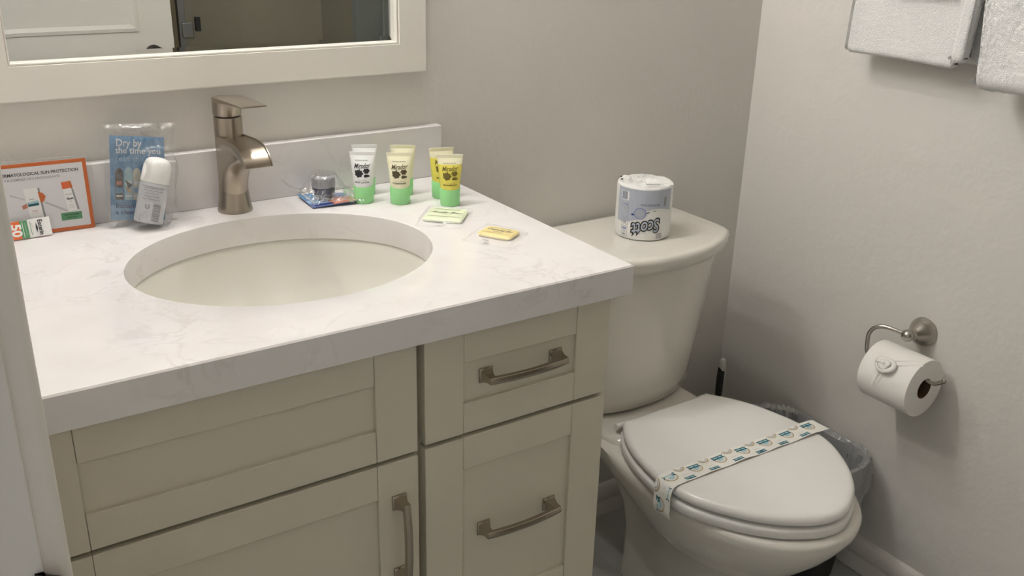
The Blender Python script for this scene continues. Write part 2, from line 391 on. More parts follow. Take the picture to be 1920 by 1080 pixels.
def pull(parent, c, vertical=False, L=.128):
    """bow pull: square stepped feet, tapered posts, flat bar bowed outwards"""
    gs = []
    for s in (-1, 1):
        p = s*(L/2-.007)
        sq = lambda a, h, q=0: [(p+dx*a+q, -h, dz*a) for dx, dz in ((-1, -1), (1, -1), (1, 1), (-1, 1))]
        gs.append(loft([sq(.0105, 0), sq(.0105, .0025), sq(.0085, .0035), sq(.0083, .0055), sq(.0055, .014, s*.001), sq(.0048, .024, s*.002)]))
    rings = []
    for i in range(13):
        t = -1+2*i/12; x = t*(L/2-.0005); y = -.0215-.0055*(1-t*t); h = .0048
        rings.append([(x, y+.004, -h), (x, y-.003, -h), (x, y-.0048, 0), (x, y-.003, h), (x, y+.004, h)])
    gs.append(loft(rings))
    g = join(*gs)
    m = Matrix.Translation(c)
    if vertical: m = m @ Matrix.Rotation(PI/2, 4, 'Y')
    return obj('handle', xf(g, m), 'nickel_pull', parent, bevel=.0006)
front('false_drawer', -.789, -.3305, .696, .855)
d1 = front('drawer', -.3195, -.0205, .700, .855)
pull(d1, (-.168, YFR+.006, .778))
d2 = front('drawer', -.3195, -.0205, .366, .6935)
pull(d2, (-.168, YFR+.006, .535))
d3 = front('drawer', -.3195, -.0205, .105, .3595)
pull(d3, (-.168, YFR+.006, .235))
dd = front('cabinet_door', -.789, -.3305, .105, .6895)
pull(dd, (-.3595, YFR, .572), True)

# counter with an oval cut-out
SCX, SCY, SA, SB = -.398, -.280, .2115, .181
def counter():
    x0, x1, y0, y1, z0, z1 = -.797, 0, -.56, -.0005, ZC-.0424, ZC
    N = 120; ang = [2*PI*i/N for i in range(N)]
    for cx, cy in ((x0, y0), (x1, y0), (x1, y1), (x0, y1)):
        a = math.atan2(cy-SCY, cx-SCX) % (2*PI)
        k = min(range(len(ang)), key=lambda i: abs(ang[i]-a)); ang[k] = a
    inner, outer = [], []
    for a in ang:
        dx, dy = math.cos(a), math.sin(a)
        ts = [t for t in (((x1-SCX)/dx if dx > 1e-9 else 9e9), ((x0-SCX)/dx if dx < -1e-9 else 9e9), ((y1-SCY)/dy if dy > 1e-9 else 9e9), ((y0-SCY)/dy if dy < -1e-9 else 9e9))]
        t = min(ts); outer.append((SCX+t*dx, SCY+t*dy))
        k = 1/math.sqrt((dx/SA)**2+(dy/SB)**2); inner.append((SCX+k*dx, SCY+k*dy, dx, dy))
    e = .002
    R = [[(x, y, z0) for x, y in outer], [(x, y, z1-e) for x, y in outer],
         [(min(max(x, x0+e), x1-e), min(max(y, y0+e), y1), z1) for x, y in outer],
         [(x+e*a, y+e*b, z1) for x, y, a, b in inner], [(x+e*.3*a, y+e*.3*b, z1-e*.3) for x, y, a, b in inner], [(x, y, z1-e) for x, y, a, b in inner], [(x, y, z0) for x, y, a, b in inner],
         [(x, y, z0) for x, y in outer]]
    return loft(R, False, False)
tag(obj('countertop', counter(), 'quartz', angle=30), 'white quartz vanity countertop with oval sink cut-out', 'countertop')
tag(obj('backsplash', box(-.797, -.0005, -.020, -.0005, ZC, ZC+.0921), 'quartz', bevel=.0015), 'low white quartz backsplash along the wall behind the faucet', 'backsplash')
sk = thing('sink', 'oval white undermount sink basin below the countertop', 'sink', (SCX, SCY, ZC-.2))
def ell(a, b, z, n=96, dy=0): return [(SCX+a*math.cos(2*PI*i/n), SCY+dy+b*math.sin(2*PI*i/n), z) for i in range(n)]
zs = ZC-.0427
obj('basin', loft([ell(SA+.02, SB+.02, zs-.006), ell(SA+.02, SB+.02, zs), ell(SA+.004, SB+.004, zs), ell(SA+.001, SB+.001, zs-.004), ell(SA-.006, SB-.006, zs-.03), ell(SA-.022, SB-.02, zs-.065),
     ell(SA-.05, SB-.045, zs-.098), ell(SA-.09, SB-.078, zs-.120), ell(SA-.14, SB-.118, zs-.132), ell(.032, .032, zs-.138), ell(.028, .028, zs-.141)], False, True), 'basin', sk)
obj('drain', lathe([(.027, zs-.1405), (.026, zs-.1375), (.018, zs-.138), (.016, zs-.1345), (.001, zs-.133)], 30, (SCX, SCY, 0)), 'nickel', sk)

# faucet
FX, FY = -.392, -.049
fc = thing('faucet', 'brushed nickel single-lever faucet with waterfall spout at the sink', 'faucet', (FX, FY, ZC))
obj('body', lathe([(.0265, 0), (.0268, .003), (.0255, .010), (.0235, .022), (.0222, .036), (.0215, .055), (.0213, .090), (.0213, .148), (.0208, .1495), (.0195, .1495)], 48, (FX, FY, ZC)), 'nickel', fc)
neck = []
for z, e in ((.915, 0), (.922, .0004), (.935, .0015), (.948, .0050), (.958, .0100), (.968, .0180), (.978, .0310), (.987, .0480), (.994, .0640), (1.000, .0790), (1.008, .0880), (1.016, .0860)):
    rr = .02145
    neck.append([(FX+rr*math.cos(2*PI*i/48), FY+rr*math.sin(2*PI*i/48)-(e if math.sin(2*PI*i/48) < 0 else 0)*min(1, -math.sin(2*PI*i/48)*6 if math.sin(2*PI*i/48) < 0 else 0), z) for i in range(48)])
obj('neck', loft(neck), 'nickel', fc, angle=80)
obj('collar', lathe([(.0190, .1492), (.0190, .1515)], 40, (FX, FY, ZC)), 'dark_metal', fc)
side = [(-.058, 1.0215), (-.085, 1.0235), (-.113, 1.0255), (-.138, 1.0252), (-.155, 1.0215), (-.1685, 1.0135), (-.1755, 1.0055), (-.178, .9985), (-.1725, .9985), (-.164, 1.003), (-.150, 1.007), (-.125, 1.0085), (-.100, 1.007), (-.080, 1.005), (-.068, 1.004), (-.056, 1.003), (-.050, 1.010)]
ms = catmull([(0, a, b) for a, b in side[:8]], 4)
sp_poly = [(p.y, p.z) for p in ms]+[(a, b) for a, b in side[8:]]
def spout():
    # top skin dished between two raised cheeks
    rings = []
    for t in (-1, -.96, -.9, -.86, -.8, 0, .8, .86, .9, .96, 1):
        k = 0 if abs(t) > .88 else .0025*(1-(t/.88)**2*.2)
        n = len(ms); rg = []
        for i, (y, z) in enumerate(sp_poly):
            q = k if i < n-1 else 0
            e = .0012 if abs(t) > .98 else 0
            rg.append((FX+t*.0214, y+(q*.6 if y < -.155 else 0)+e*.6*(1 if y < -.15 else 0), z-q-(e if i < n else -e)))
        rings.append(rg)
    return loft(rings)
obj('spout', spout(), 'nickel', fc, angle=50)
obj('aerator', box(FX-.0165, FX+.0165, -.1715, -.164, .9975, 1.003), 'dark_metal', fc)
lev = []
for y, zt, zb, hw in ((-.0278, 1.0778, 1.0755, .004), (-.0300, 1.0780, 1.0750, .0105), (-.035, 1.0785, 1.0745, .0160), (-.042, 1.0793, 1.0745, .0200), (-.049, 1.0800, 1.0745, .0214), (-.060, 1.0812, 1.0745, .0214), (-.070, 1.0820, 1.0748, .0211), (-.085, 1.0829, 1.0765, .0207), (-.110, 1.0842, 1.0795, .0200), (-.140, 1.0857, 1.0820, .0192), (-.172, 1.0871, 1.0843, .0184), (-.177, 1.0872, 1.0847, .0182), (-.1785, 1.0868, 1.0852, .0178)):
    lev.append([(FX-hw, y, zb), (FX-hw, y, zt-.0008), (FX-hw+.0012, y, zt), (FX+hw-.0012, y, zt), (FX+hw, y, zt-.0008), (FX+hw, y, zb)])
obj('lever', loft(lev), 'nickel', fc, angle=50)
obj('cap', lathe([(.0205, .152), (.0213, .1535), (.0213, .1765), (.019, .177)], 40, (FX, FY, ZC)), 'nickel', fc)

# ================================================================== toilet
TX = .388
tl = thing('toilet', 'white two-piece toilet beside the vanity with closed lid', 'toilet', (TX, -.35, 0))
def outline(st, z, n=5, cx=TX):
    """st: (y, halfwidth) stations from back to front tip"""
    right = catmull([(a, b, 0) for a, b in st], n)
    R = [(cx+p.y, p.x, z) for p in right]; L = [(cx-p.y, p.x, z) for p in reversed(right[:-1])]
    return R+L
lid_st = [(-.252, .108), (-.256, .116), (-.30, .147), (-.35, .168), (-.40, .180), (-.44, .186), (-.48, .1865), (-.515, .181), (-.55, .166), (-.59, .142), (-.62, .118), (-.648, .088), (-.670, .052), (-.681, .024), (-.684, 0)]
def grow(st, d, cy=-.46):
    out = []
    for y, w_ in st:
        ny = (y-cy)/.22; nw = w_/.187; L = math.hypot(ny, nw) or 1
        out.append((y+d*ny/L, max(0, w_+d*nw/L) if w_ > 0 else 0))
    return out
def ringsz(st, seq): return [outline(grow(st, d), z) for d, z in seq]
obj('lid', loft(ringsz(lid_st, [(-.012, .406), (-.003, .4065), (0, .410), (0, .4155), (-.002, .4205), (-.006, .4238), (-.013, .4252), (-.05, .4258), (-.12, .426)])), 'seat_plastic', tl, angle=60)
obj('seat', loft(ringsz(lid_st, [(-.010, .3815), (.000, .382), (.003, .385), (.003, .3965), (.001, .4000), (-.005, .4020), (-.02, .4025)])), 'seat_plastic', tl, angle=60)
for s in (-1, 1):
    obj('hinge', xf(lathe([(.0055, -.012), (.0065, -.011), (.0065, .011), (.0055, .012)], 20), Matrix.Translation((TX+s*.112, -.2455, .4090)) @ Matrix.Rotation(PI/2, 4, 'Y')), 'seat_plastic', tl)
    obj('bumper', box(TX+s*.093-.006, TX+s*.093+.006, -.36, -.34, .3775, .3830), 'seat_plastic', tl, bevel=.001)
obj('cushion_pad', box(TX-.01, TX+.01, -.64, -.62, .40, .408), 'seat_plastic', tl, bevel=.001)
def bst(z, yb, wb, ym, wm, yf):
    st = [(yb, wb*.85), (yb-.008, wb)]
    for k in (.25, .5, .75): 
        t = k*k*(3-2*k); st.append((yb-.008+(ym-yb+.008)*k, wb+(wm-wb)*t))
    for k in range(0, 10):
        a = k/9*PI/2; st.append((ym+(yf-ym)*math.sin(a), wm*math.cos(a)**.92 if k < 9 else 0))
    return outline(st, z, 3)
bowl = [bst(0, -.20, .046, -.39, .084, -.53), bst(.02, -.20, .046, -.39, .082, -.53), bst(.05, -.20, .040, -.39, .070, -.505), bst(.12, -.20, .040, -.39, .062, -.49), bst(.18, -.19, .044, -.40, .074, -.525),
        bst(.225, -.16, .050, -.415, .106, -.585), bst(.265, -.11, .062, -.43, .142, -.628), bst(.30, -.07, .085, -.437, .163, -.660), bst(.33, -.05, .118, -.445, .174, -.682), bst(.355, -.05, .130, -.447, .181, -.696), bst(.372, -.05, .134, -.447, .182, -.699), bst(.379, -.054, .114, -.447, .178, -.695), bst(.380, -.07, .10, -.447, .165, -.68)]
obj('bowl', loft(bowl), 'porcelain', tl, angle=60)
# deck that carries the tank
dk = [[(TX+x, y, z) for x, y in rrect(-.140+d, .140-d, -.290+d, -.045-d, .050)] for z, d in ((.31, .060), (.34, .025), (.366, .000), (.378, -.002), (.388, .006), (.3955, .018), (.3985, .032), (.399, .045))]
obj('deck', loft(dk), 'porcelain', tl, angle=60)
TKX = .373
def tank_ring(hw, yb, yf, z, bow=.05, r=.03):
    pts = []
    n = 16
    for i in range(n+1):
        t = -1+2*i/n; x = t*(hw-r*.35)
        pts.append((TKX+x, yf+bow*abs(t)**2.3, z))
    yc = yf+bow
    right = [(TKX+hw-r*.12, yc+r*.4, z), (TKX+hw, yc+r*1.2, z), (TKX+hw, yb-.012, z), (TKX+hw-.010, yb, z)]
    left = [(2*TKX-x, y, zz) for x, y, zz in reversed(right)]
    return pts+right+left
obj('tank', loft([tank_ring(.130, -.035, -.185, .3995, .028), tank_ring(.150, -.03, -.205, .408, .035), tank_ring(.157, -.026, -.213, .436, .04), tank_ring(.168, -.024, -.226, .55, .045), tank_ring(.178, -.022, -.238, .66, .05), tank_ring(.183, -.022, -.243, .722, .05)]), 'porcelain', tl, angle=60)
obj('tank_lid', loft([tank_ring(.182, -.020, -.250, .7225, .06), tank_ring(.191, -.016, -.262, .7245, .062), tank_ring(.198, -.014, -.271, .735, .064), tank_ring(.200, -.013, -.2745, .748, .066), tank_ring(.199, -.014, -.273, .7555, .066), tank_ring(.194, -.017, -.268, .7595, .066), tank_ring(.19, -.025, -.258, .7605, .066), tank_ring(.12, -.08, -.19, .761, .04)]), 'porcelain', tl, angle=60)

# paper sash across the lid
ss = thing('paper_band', 'white paper band printed with teal emblems across the toilet lid', 'paper strip', (TX, -.465, .43))
pth = catmull([(.1860, 0, .3690), (.1845, 0, .3800), (.1870, 0, .3920), (.1885, 0, .4060), (.1935, 0, .4190), (.2040, 0, .4268), (.235, 0, .4282), (.30, 0, .4276), (.36, 0, .4290), (.42, 0, .4274), (.48, 0, .4278), (.53, 0, .4284), (.560, 0, .4295), (.578, 0, .4290), (.590, 0, .4280), (.598, 0, .4260)], 5)
acc = [0]
for i in range(1, len(pth)): acc.append(acc[-1]+(pth[i]-pth[i-1]).length)
SL = acc[-1]
def sash_at(s, v, h):
    s = max(0, min(SL-1e-6, s)); i = max(k for k in range(len(acc)-1) if acc[k] <= s)
    t = (s-acc[i])/(acc[i+1]-acc[i]); p = pth[i].lerp(pth[i+1], t); tg = (pth[i+1]-pth[i]).normalized()
    nm = Vector((-tg.z, 0, tg.x))
    yc = -.462-.008*((p.x-.2)/.4) - .20*max(0, .427-p.z)*(p.x < .25)
    q = p+nm*h
    if abs(v) > 0: q = q+nm*(.0020*max(0, -v/.018)*math.sin(p.x*38)**2 if p.x > .23 else 0)
    return (q.x, yc+v, q.z)
N = 90
obj('strip', loft([[sash_at(SL*i/N, v, h) for v, h in ((-.021, 0), (-.0105, 0), (0, 0), (.0105, 0), (.021, 0), (.021, -.0003), (0, -.0003), (-.021, -.0003))] for i in range(N+1)]), 'sash_paper', ss)
P = Print()
def banner(s, v, L=.022, W=.0065):
    P.poly([(s-L/2, v-W/2), (s+L/2, v-W/2), (s+L/2-.003, v), (s+L/2, v+W/2), (s-L/2, v+W/2), (s-L/2+.003, v)], 'print_teal', 1)
    P.rect(s-L*.36, s-L*.02, v-W*.18, v+W*.2, 'print_pale_teal', 2); P.rect(s+L*.05, s+L*.34, v-W*.18, v+W*.2, 'print_pale_teal', 2)
def fan(s, v, r, faint=False):
    a0, a1 = PI, 2*PI
    if faint:
        P.ring(s, v, r*.82, r, 'print_gold', 1, a0, a1, 14); P.ring(s, v, r*.45, r*.6, 'print_pale_grey', 1, a0, a1, 10)
    else:
        P.ring(s, v, 0.0001, r*.5, 'print_pale_teal', 1, a0, a1, 12); P.ring(s, v, r*.85, r, 'print_gold', 1, a0, a1, 16)
    for k in range(1, 8):
        a = PI+k*PI/8; P.poly([(s+r*.55*math.cos(a-.05), v+r*.55*math.sin(a-.05)), (s+r*.8*math.cos(a-.05), v+r*.8*math.sin(a-.05)), (s+r*.8*math.cos(a+.05), v+r*.8*math.sin(a+.05)), (s+r*.55*math.cos(a+.05), v+r*.55*math.sin(a+.05))], 'print_pale_grey', 1)
k = 0; s0 = .016
while s0 < SL-.012:
    banner(s0, .0095, .029, .0085); fan(s0+.001, .005, .0135)
    if s0+.032 < SL-.008:
        banner(s0+.029, -.0145, .025, .0075); fan(s0+.030, .0195, .0115, True); P.rect(s0+.021, s0+.036, -.0045, -.0037, 'print_pale_grey', 1)
    s0 += .0585
P.build(ss, sash_at)

# wrapped roll on the tank lid
RX, RY, RZ, RR, RH = .386, -.140, .7612, .0545, .106
wr = thing('wrapped_toilet_roll', 'toilet roll in blue and white printed wrapper standing on the tank', 'toilet roll', (RX, RY, RZ))
def wob(a, z): return RR*(1+.012*noise.noise(Vector((math.cos(a)*2.2, math.sin(a)*2.2, z*30)))+.006*noise.noise(Vector((math.cos(a)*7, math.sin(a)*7, z*60))))
seq = [(.02, 0), (.9, .0), (.97, .002), (1, .008)]+[(1, z/1000) for z in range(16, 96, 10)]+[(1, .1005), (.99, .1042), (.96, .1062), (.8, .1072), (.6, .1065), (.45, .1075), (.3, .104), (.15, .101), (.03, .1005)]
n = 64; rings = []
for q, z in seq:
    rings.append([(RX+wob(2*PI*i/n, z)*q*math.cos(2*PI*i/n), RY+wob(2*PI*i/n, z)*q*math.sin(2*PI*i/n), RZ+z+(.0028*noise.noise(Vector((q*9, math.cos(2*PI*i/n)*4*q, math.sin(2*PI*i/n)*4*q+5))) if z > .099 else 0)) for i in range(n)])
obj('wrapper', loft(rings), 'wrap_white', wr, angle=35)
view = math.atan2(-1.5-RY, -.835-RX)
def roll_at(u, v, h):
    a = view+.02+u/RR; r = wob(a, v)+h+.0002
    return (RX+r*math.cos(a), RY+r*math.sin(a), RZ+v)
P = Print()
# u grows to the viewer's right; lettering stands upside down
nu = 30
v_, f_ = [], []
for i in range(nu+1):
    u = -.060+.120*i/nu; lo = .056+.010*math.sin((u+.012)*40) - (.012 if u < -.01 else 0)
    v_ += [(u, lo), (u, .080), (u, .1025)]
P.add(v_, [q for i in range(nu) for q in ((3*i, 3*i+3, 3*i+4, 3*i+1), (3*i+1, 3*i+4, 3*i+5, 3*i+2))], 'wrap_silver', 0)
P.text('Scott', .008, .030, .036, 'print_black', 2, PI+.22, .34, .0026, width=.063)
P.text('Scott', .008, .030, .036, 'wrap_silver', 3, PI+.22, .34, .0004, width=.0565)
P.ring(-.007, .056, .0095, .0118, 'print_lilac', 2); P.disc(-.007, .056, .0095, 'wrap_silver', 1); P.ring(-.007, .056, .006, .0068, 'print_grey', 2)
P.text('X', -.007, .056, .006, 'print_grey', 2)
P.rect(-.024, -.0185, .051, .0545, 'print_navy', 1); P.poly([(.005, .0585), (.024, .0625), (.024, .0615), (.005, .0565)], 'print_navy', 1)
P.text('PROFESSIONAL', .012, .0735, .0058, 'print_navy', 1, PI)
for i, wd in enumerate((.020, .024, .018, .016)): P.rect(.030-wd, .030, .079+i*.0038, .0805+i*.0038, 'print_pale_grey', 1)
P.rect(-.0485, -.031, .078, .096, 'print_white', 1, 3)
for i in range(9): P.rect(-.047+i*.0014, -.0464+i*.0014, .080, .095, 'print_navy', 2)
P.rect(-.047, -.036, .080, .095, 'print_lilac', 1)
for a, b in ((.052, .0745), (.030, .0505), (.006, .027)):
    P.frame(-.0455, -.031, a, b, .0006, 'print_grey', 1)
    P.rect(-.043, -.0335, b-.007, b-.003, 'print_lilac', 1); P.rect(-.042, -.035, a+.003, a+.0055, 'print_grey', 1); P.ring(-.038, (a+b)/2, .002, .0028, 'print_grey', 1)
for i in range(5): P.rect(.027, .040, .006+i*.0022, .007+i*.0022, 'print_grey', 1)
P.rect(.040, .046, .070, .088, 'print_grey', 1)
P.build(wr, roll_at)
P = Print()
for t, x, y, sz, rt in (('BATH TISSUE', -.012, -.040, .006, -.55), ('1000', -.036, .006, .008, .6), ('2-PLY', .006, .012, .009, .3), ('SHEETS', .022, .030, .007, -.4)):
    P.text(t, x, y, sz, 'print_navy' if sz < .0065 else 'print_grey', 0, rt)
P.poly([(-.030, -.036), (-.008, -.049), (-.006, -.047), (-.028, -.034)], 'print_black'); P.poly([(-.046, .014), (-.040, .020), (-.042, .024), (-.049, .018)], 'print_black'); P.poly([(-.036, .030), (-.028, .037), (-.030, .039), (-.038, .033)], 'print_black')
for i in range(26):
    a = random.uniform(0, 6.28); r = random.uniform(.012, .047); x, y = r*math.cos(a), r*math.sin(a)
    P.poly([(x, y), (x+.005, y+.001), (x+.005, y+.0024), (x, y+.0016)], random.choice(['print_grey', 'print_pale_grey', 'print_navy']))
P.build(wr, lambda u, v, h: (RX+u, RY+v, RZ+.1112+h))

# ================================================================== right wall: paper holder and roll
HY, HZ = -.518, .598
ph = thing('paper_holder', 'brushed nickel toilet paper holder with hooked arm on the wall', 'paper holder', (XW, HY, HZ))
fm = Matrix.Translation((XW, HY, HZ)) @ Matrix.Rotation(-PI/2, 4, 'Y')
obj('flange', xf(lathe([(.0285, 0), (.0295, .002), (.0285, .006), (.0255, .013), (.021, .021), (.015, .029), (.0105, .035), (.0085, .040), (.0085, .043)], 40), fm), 'nickel_holder', ph)
obj('ball', xf(lathe([(.001, -.0125)]+[(.0122*math.cos(a), .0122*math.sin(a)) for a in [PI/2*(k/8) for k in range(-7, 8)]]+[(.001, .0125)], 28), Matrix.Translation((.753, HY-.001, HZ+.004))), 'nickel_holder', ph)
obj('arm', tube(catmull([(.753, HY+.005, HZ+.0045), (.747, -.495, .6055), (.741, -.472, .606), (.736, -.456, .598), (.7345, -.4475, .583), (.734, -.4475, .564), (.734, -.450, .547), (.734, -.458, .5385), (.735, -.475, .5368), (.735, -.54, .5368), (.735, -.590, .5372), (.735, -.606, .541), (.735, -.620, .5520)], 6), .0042, 14), 'nickel_holder', ph)
obj('tip', xf(lathe([(.001, -.0052), (.0035, -.004), (.005, 0), (.0035, .004), (.001, .0052)], 16), Matrix.Translation((.735, -.6205, .5524))), 'nickel_holder', ph)
PRX, PRZ, PR = .735, .5205, .0585
pr = thing('toilet_roll', 'white toilet roll with rosette fold hanging on the wall holder', 'toilet roll', (PRX, -.53, PRZ))
def axis_ring(r, y, n=64, zz=0): return [(PRX+r*math.cos(2*PI*i/n), y, PRZ+zz+r*math.sin(2*PI*i/n)) for i in range(n)]
obj('roll', loft([axis_ring(.0208, -.4755), axis_ring(.0565, -.4755), axis_ring(.0582, -.4765), axis_ring(.0585, -.480), axis_ring(.0585, -.53), axis_ring(.0585, -.5805), axis_ring(.0582, -.584), axis_ring(.0565, -.585), axis_ring(.0208, -.585), axis_ring(.0208, -.4755)], False, False), 'paper', pr)
obj('core', loft([axis_ring(.0207, -.4758), axis_ring(.0207, -.5847), axis_ring(.0200, -.5847), axis_ring(.0200, -.4758), axis_ring(.0207, -.4758)], False, False), 'cardboard', pr)
# rosette: spiral-wound paper bud on the upper front of the roll with gathered folds running from it
ra = math.radians(143); rn = Vector((math.cos(ra), 0, math.sin(ra))); rt = Vector((-math.sin(ra), 0, math.cos(ra)))*-1; ry = Vector((0, 1, 0))
rc = Vector((PRX, -.528, PRZ))+rn*.0590
gs = []
for r0, rm, hh, ph_ in ((.0125, .0062, .0045, 0), (.0060, .0055, .0085, 1.3)):
    m = 40; k = 12; V = []
    for i in range(m):
        a = 2*PI*i/m; wv = 1+.16*math.cos(2*a+ph_)+.06*math.sin(3*a+ph_); ct = rc+(ry*math.cos(a)*1.12+rt*math.sin(a)*.92)*r0*wv; out = (ry*math.cos(a)+rt*math.sin(a))
        for j in range(k):
            b = 2*PI*j/k+a*1.5; q = rm*(1+.14*math.sin(3*b))
            V.append(ct+out*q*math.cos(b)+rn*(hh+.0016*math.sin(2*a+ph_)+q*math.sin(b)))
    gs.append((V, [(i*k+j, i*k+(j+1) % k, ((i+1) % m)*k+(j+1) % k, ((i+1) % m)*k+j) for i in range(m) for j in range(k)]))
obj('rosette', join(*gs), 'paper', pr, angle=70)
def fold(a0, a1, y0, y1, w0, w1, hgt):
    rings = []
    for i in range(15):
        t = i/14; a = math.radians(a0+(a1-a0)*t); y = y0+(y1-y0)*t; w_ = w0+(w1-w0)*t; hh = hgt*(1-t*.85)
        rr = PR-.0003; row = []
        for q, hq in ((-1, 0), (-.6, .35), (-.25, .9), (0, 1), (.25, .9), (.6, .35), (1, 0)):
            row.append((PRX+(rr+hh*hq)*math.cos(a), y+q*w_, PRZ+(rr+hh*hq)*math.sin(a)))
        rings.append(row)
    return loft(rings, False, False, closed=False)
obj('folded_tail', join(fold(160, 190, -.521, -.513, .006, .008, .006), fold(158, 185, -.528, -.520, .004, .006, .004)), 'paper', pr)
obj('pinch_fold', join(fold(138, 112, -.540, -.583, .003, .006, .0035), fold(128, 98, -.536, -.581, .004, .006, .003)), 'paper', pr)

# ================================================================== towels on a bar
bar = thing('towel_bar', 'brushed nickel towel bar on the right wall holding two towels', 'towel bar', (XW, -.6, 1.46))
obj('bar', tube([(.7655, -.22, 1.46), (.7655, -.90, 1.46)], .0060), 'nickel_holder', bar)
for y in (-.22, -.90):
    obj('post', xf(lathe([(.024, 0), (.024, .006), (.011, .012), (.010, .042), (.012, .048), (.011, .054), (.001, .055)], 28), Matrix.Translation((XW, y, 1.46)) @ Matrix.Rotation(-PI/2, 4, 'Y')), 'nickel_holder', bar)
def towel_top(y0, y1, xo, xi, rin=.0075):
    xm = .7655; rows = []
    for k in range(17):
        a = PI*k/16; co = xo if a < PI/2 else xi; ro = abs(xm-co)
        rows.append([(xm-rin*math.cos(a), y0, 1.459+rin*math.sin(a)), (xm-rin*math.cos(a), y1, 1.459+rin*math.sin(a)), (xm-ro*math.cos(a), y1, 1.459+.028*math.sin(a)), (xm-ro*math.cos(a), y0, 1.459+.028*math.sin(a))])
    return loft(rows)
def towel_slab(y0, y1, zb, xo, xi, th, skew=0, ztop=1.475, ny=90, seed=0, rough=.0011, wave=.003):
    """one folded towel layer: a thick sheet draped over the bar; xo = outer face, xi = inner face on the wall side"""
    prof = []       # closed cross-section in x,z : outer down, bottom round, inner up ... as a thick hanging lobe
    nz = 110; r = abs(xi-xo)/2; xm = (xi+xo)/2
    for i in range(nz+1): prof.append((xo, ztop+(zb+r-ztop)*i/nz))
    for i in range(1, 12): a = PI*i/12; prof.append((xm-r*math.cos(a), zb+r-r*math.sin(a)*.9))
    for i in range(nz//3+1): prof.append((xi, zb+r+(ztop-zb-r)*i/(nz//3)))
    for i in range(1, 8): a = PI*i/8; prof.append((xm+r*math.cos(a), ztop+r*math.sin(a)))
    rings = []
    e = .010
    for j in range(ny+1):
        t = j/ny; t = t-.88*math.sin(2*PI*t)/(2*PI); y = y0+(y1-y0)*t; dd = min(y-min(y0, y1), max(y0, y1)-y); sh = max(0, 1-dd/e); inset = (1-math.sqrt(max(0, 1-sh*sh)))*r*.985
        ring = []
        for x, z in prof:
            yy = y+skew*min(z-zb, .15)
            n1 = noise.noise(Vector((yy*9+seed, z*9, seed)))*wave+noise.noise(Vector((yy*30+seed, z*12, 3+seed)))*wave*.5
            n2 = noise.noise(Vector((yy*420, z*420, x*420+seed)))*rough*1.6
            s = -1 if x < xm else 1
            ring.append((x-s*inset+s*n2+n1, yy+n2*(1 if t > .97 or t < .03 else .0)*(1 if y == y1 else -1), z+(inset*.7 if z < zb+r else 0)+n2*.8+(noise.noise(Vector((yy*7, seed, 1)))*.003 if z < zb+.05 else 0)))
        rings.append(ring)
    return loft(rings)
t1 = thing('hand_towel', 'folded white terry towel with tucked corner, beside the thicker towel', 'towel', (.75, -.41, 1.11))
obj('outer_fold', towel_slab(-.285, -.515, 1.113, .736, .757, 0, skew=-.06, seed=2, ny=100, ztop=1.449), 'terry', t1, angle=80)
obj('edge_roll', towel_slab(-.508, -.536, 1.122, .729, .755, 0, skew=-.06, seed=9, ny=18, ztop=1.445), 'terry', t1, angle=80)
obj('inner_fold', towel_slab(-.34, -.540, 1.118, .774, .794, 0, seed=5, ny=70, skew=.0, ztop=1.449), 'terry', t1, angle=80)
obj('top_fold', towel_top(-.29, -.545, .737, .794), 'terry', t1)
t2 = thing('bath_towel', 'thick looped white bath towel hanging next to the tucked towel', 'towel', (.75, -.7, 1.1))
obj('outer_fold', towel_slab(-.574, -.86, 1.087, .706, .757, 0, skew=.07, seed=12, ny=120, rough=.0026, wave=.004, ztop=1.435), 'terry', t2, angle=80)
obj('inner_fold', towel_slab(-.585, -.85, 1.104, .774, .794, 0, skew=.02, seed=15, ny=70, rough=.002, ztop=1.449), 'terry', t2, angle=80)
obj('top_fold', towel_top(-.565, -.85, .712, .794), 'terry', t2)
t3 = thing('washcloth', 'small folded white washcloth laid over the tucked towel', 'washcloth', (.73, -.43, 1.24))
obj('fold', towel_slab(-.375, -.497, 1.236, .708, .7265, 0, seed=21, ny=60, ztop=1.47), 'terry', t3, angle=80)

# ================================================================== bin, brush
bn = thing('waste_bin', 'black waste bin with grey plastic liner between toilet and wall', 'waste bin', (.69, -.345, 0))
def bin_ring(s, z, d=0): return [(.689+x, -.345+y, z) for x, y in rrect(-.098*s-d, .098*s+d, -.150*s-d, .150*s+d, .075*s+d, 8)]
obj('body', loft([bin_ring(.78, 0), bin_ring(.80, .006), bin_ring(.98, .285), bin_ring(1, .288), bin_ring(1, .297), bin_ring(.97, .299), bin_ring(.95, .29), bin_ring(.77, .012)]), 'black_plastic', bn)
base = bin_ring(1, 0); m = 240
def rim_pt(t):
    k = t*len(base); i = int(k) % len(base); f = k-int(k); a, b = base[i], base[(i+1) % len(base)]
    return Vector((a[0]+(b[0]-a[0])*f, a[1]+(b[1]-a[1])*f, 0))
rings = []
prof_l = [(-.030, .15, 1.6), (-.026, .20, 1.6), (-.020, .24, 1.5), (-.015, .275, 1.3), (-.009, .296, 1.0), (-.002, .304, .7), (.005, .303, .6), (.008, .296, .7), (.009, .280, .9), (.008, .262, 1.1), (.006, .245, 1.3), (.004, .225, 1.5), (.001, .200, 1.7), (-.003, .180, 1.8), (-.007, .160, 2.0)]
cen = Vector((.689, -.345, 0))
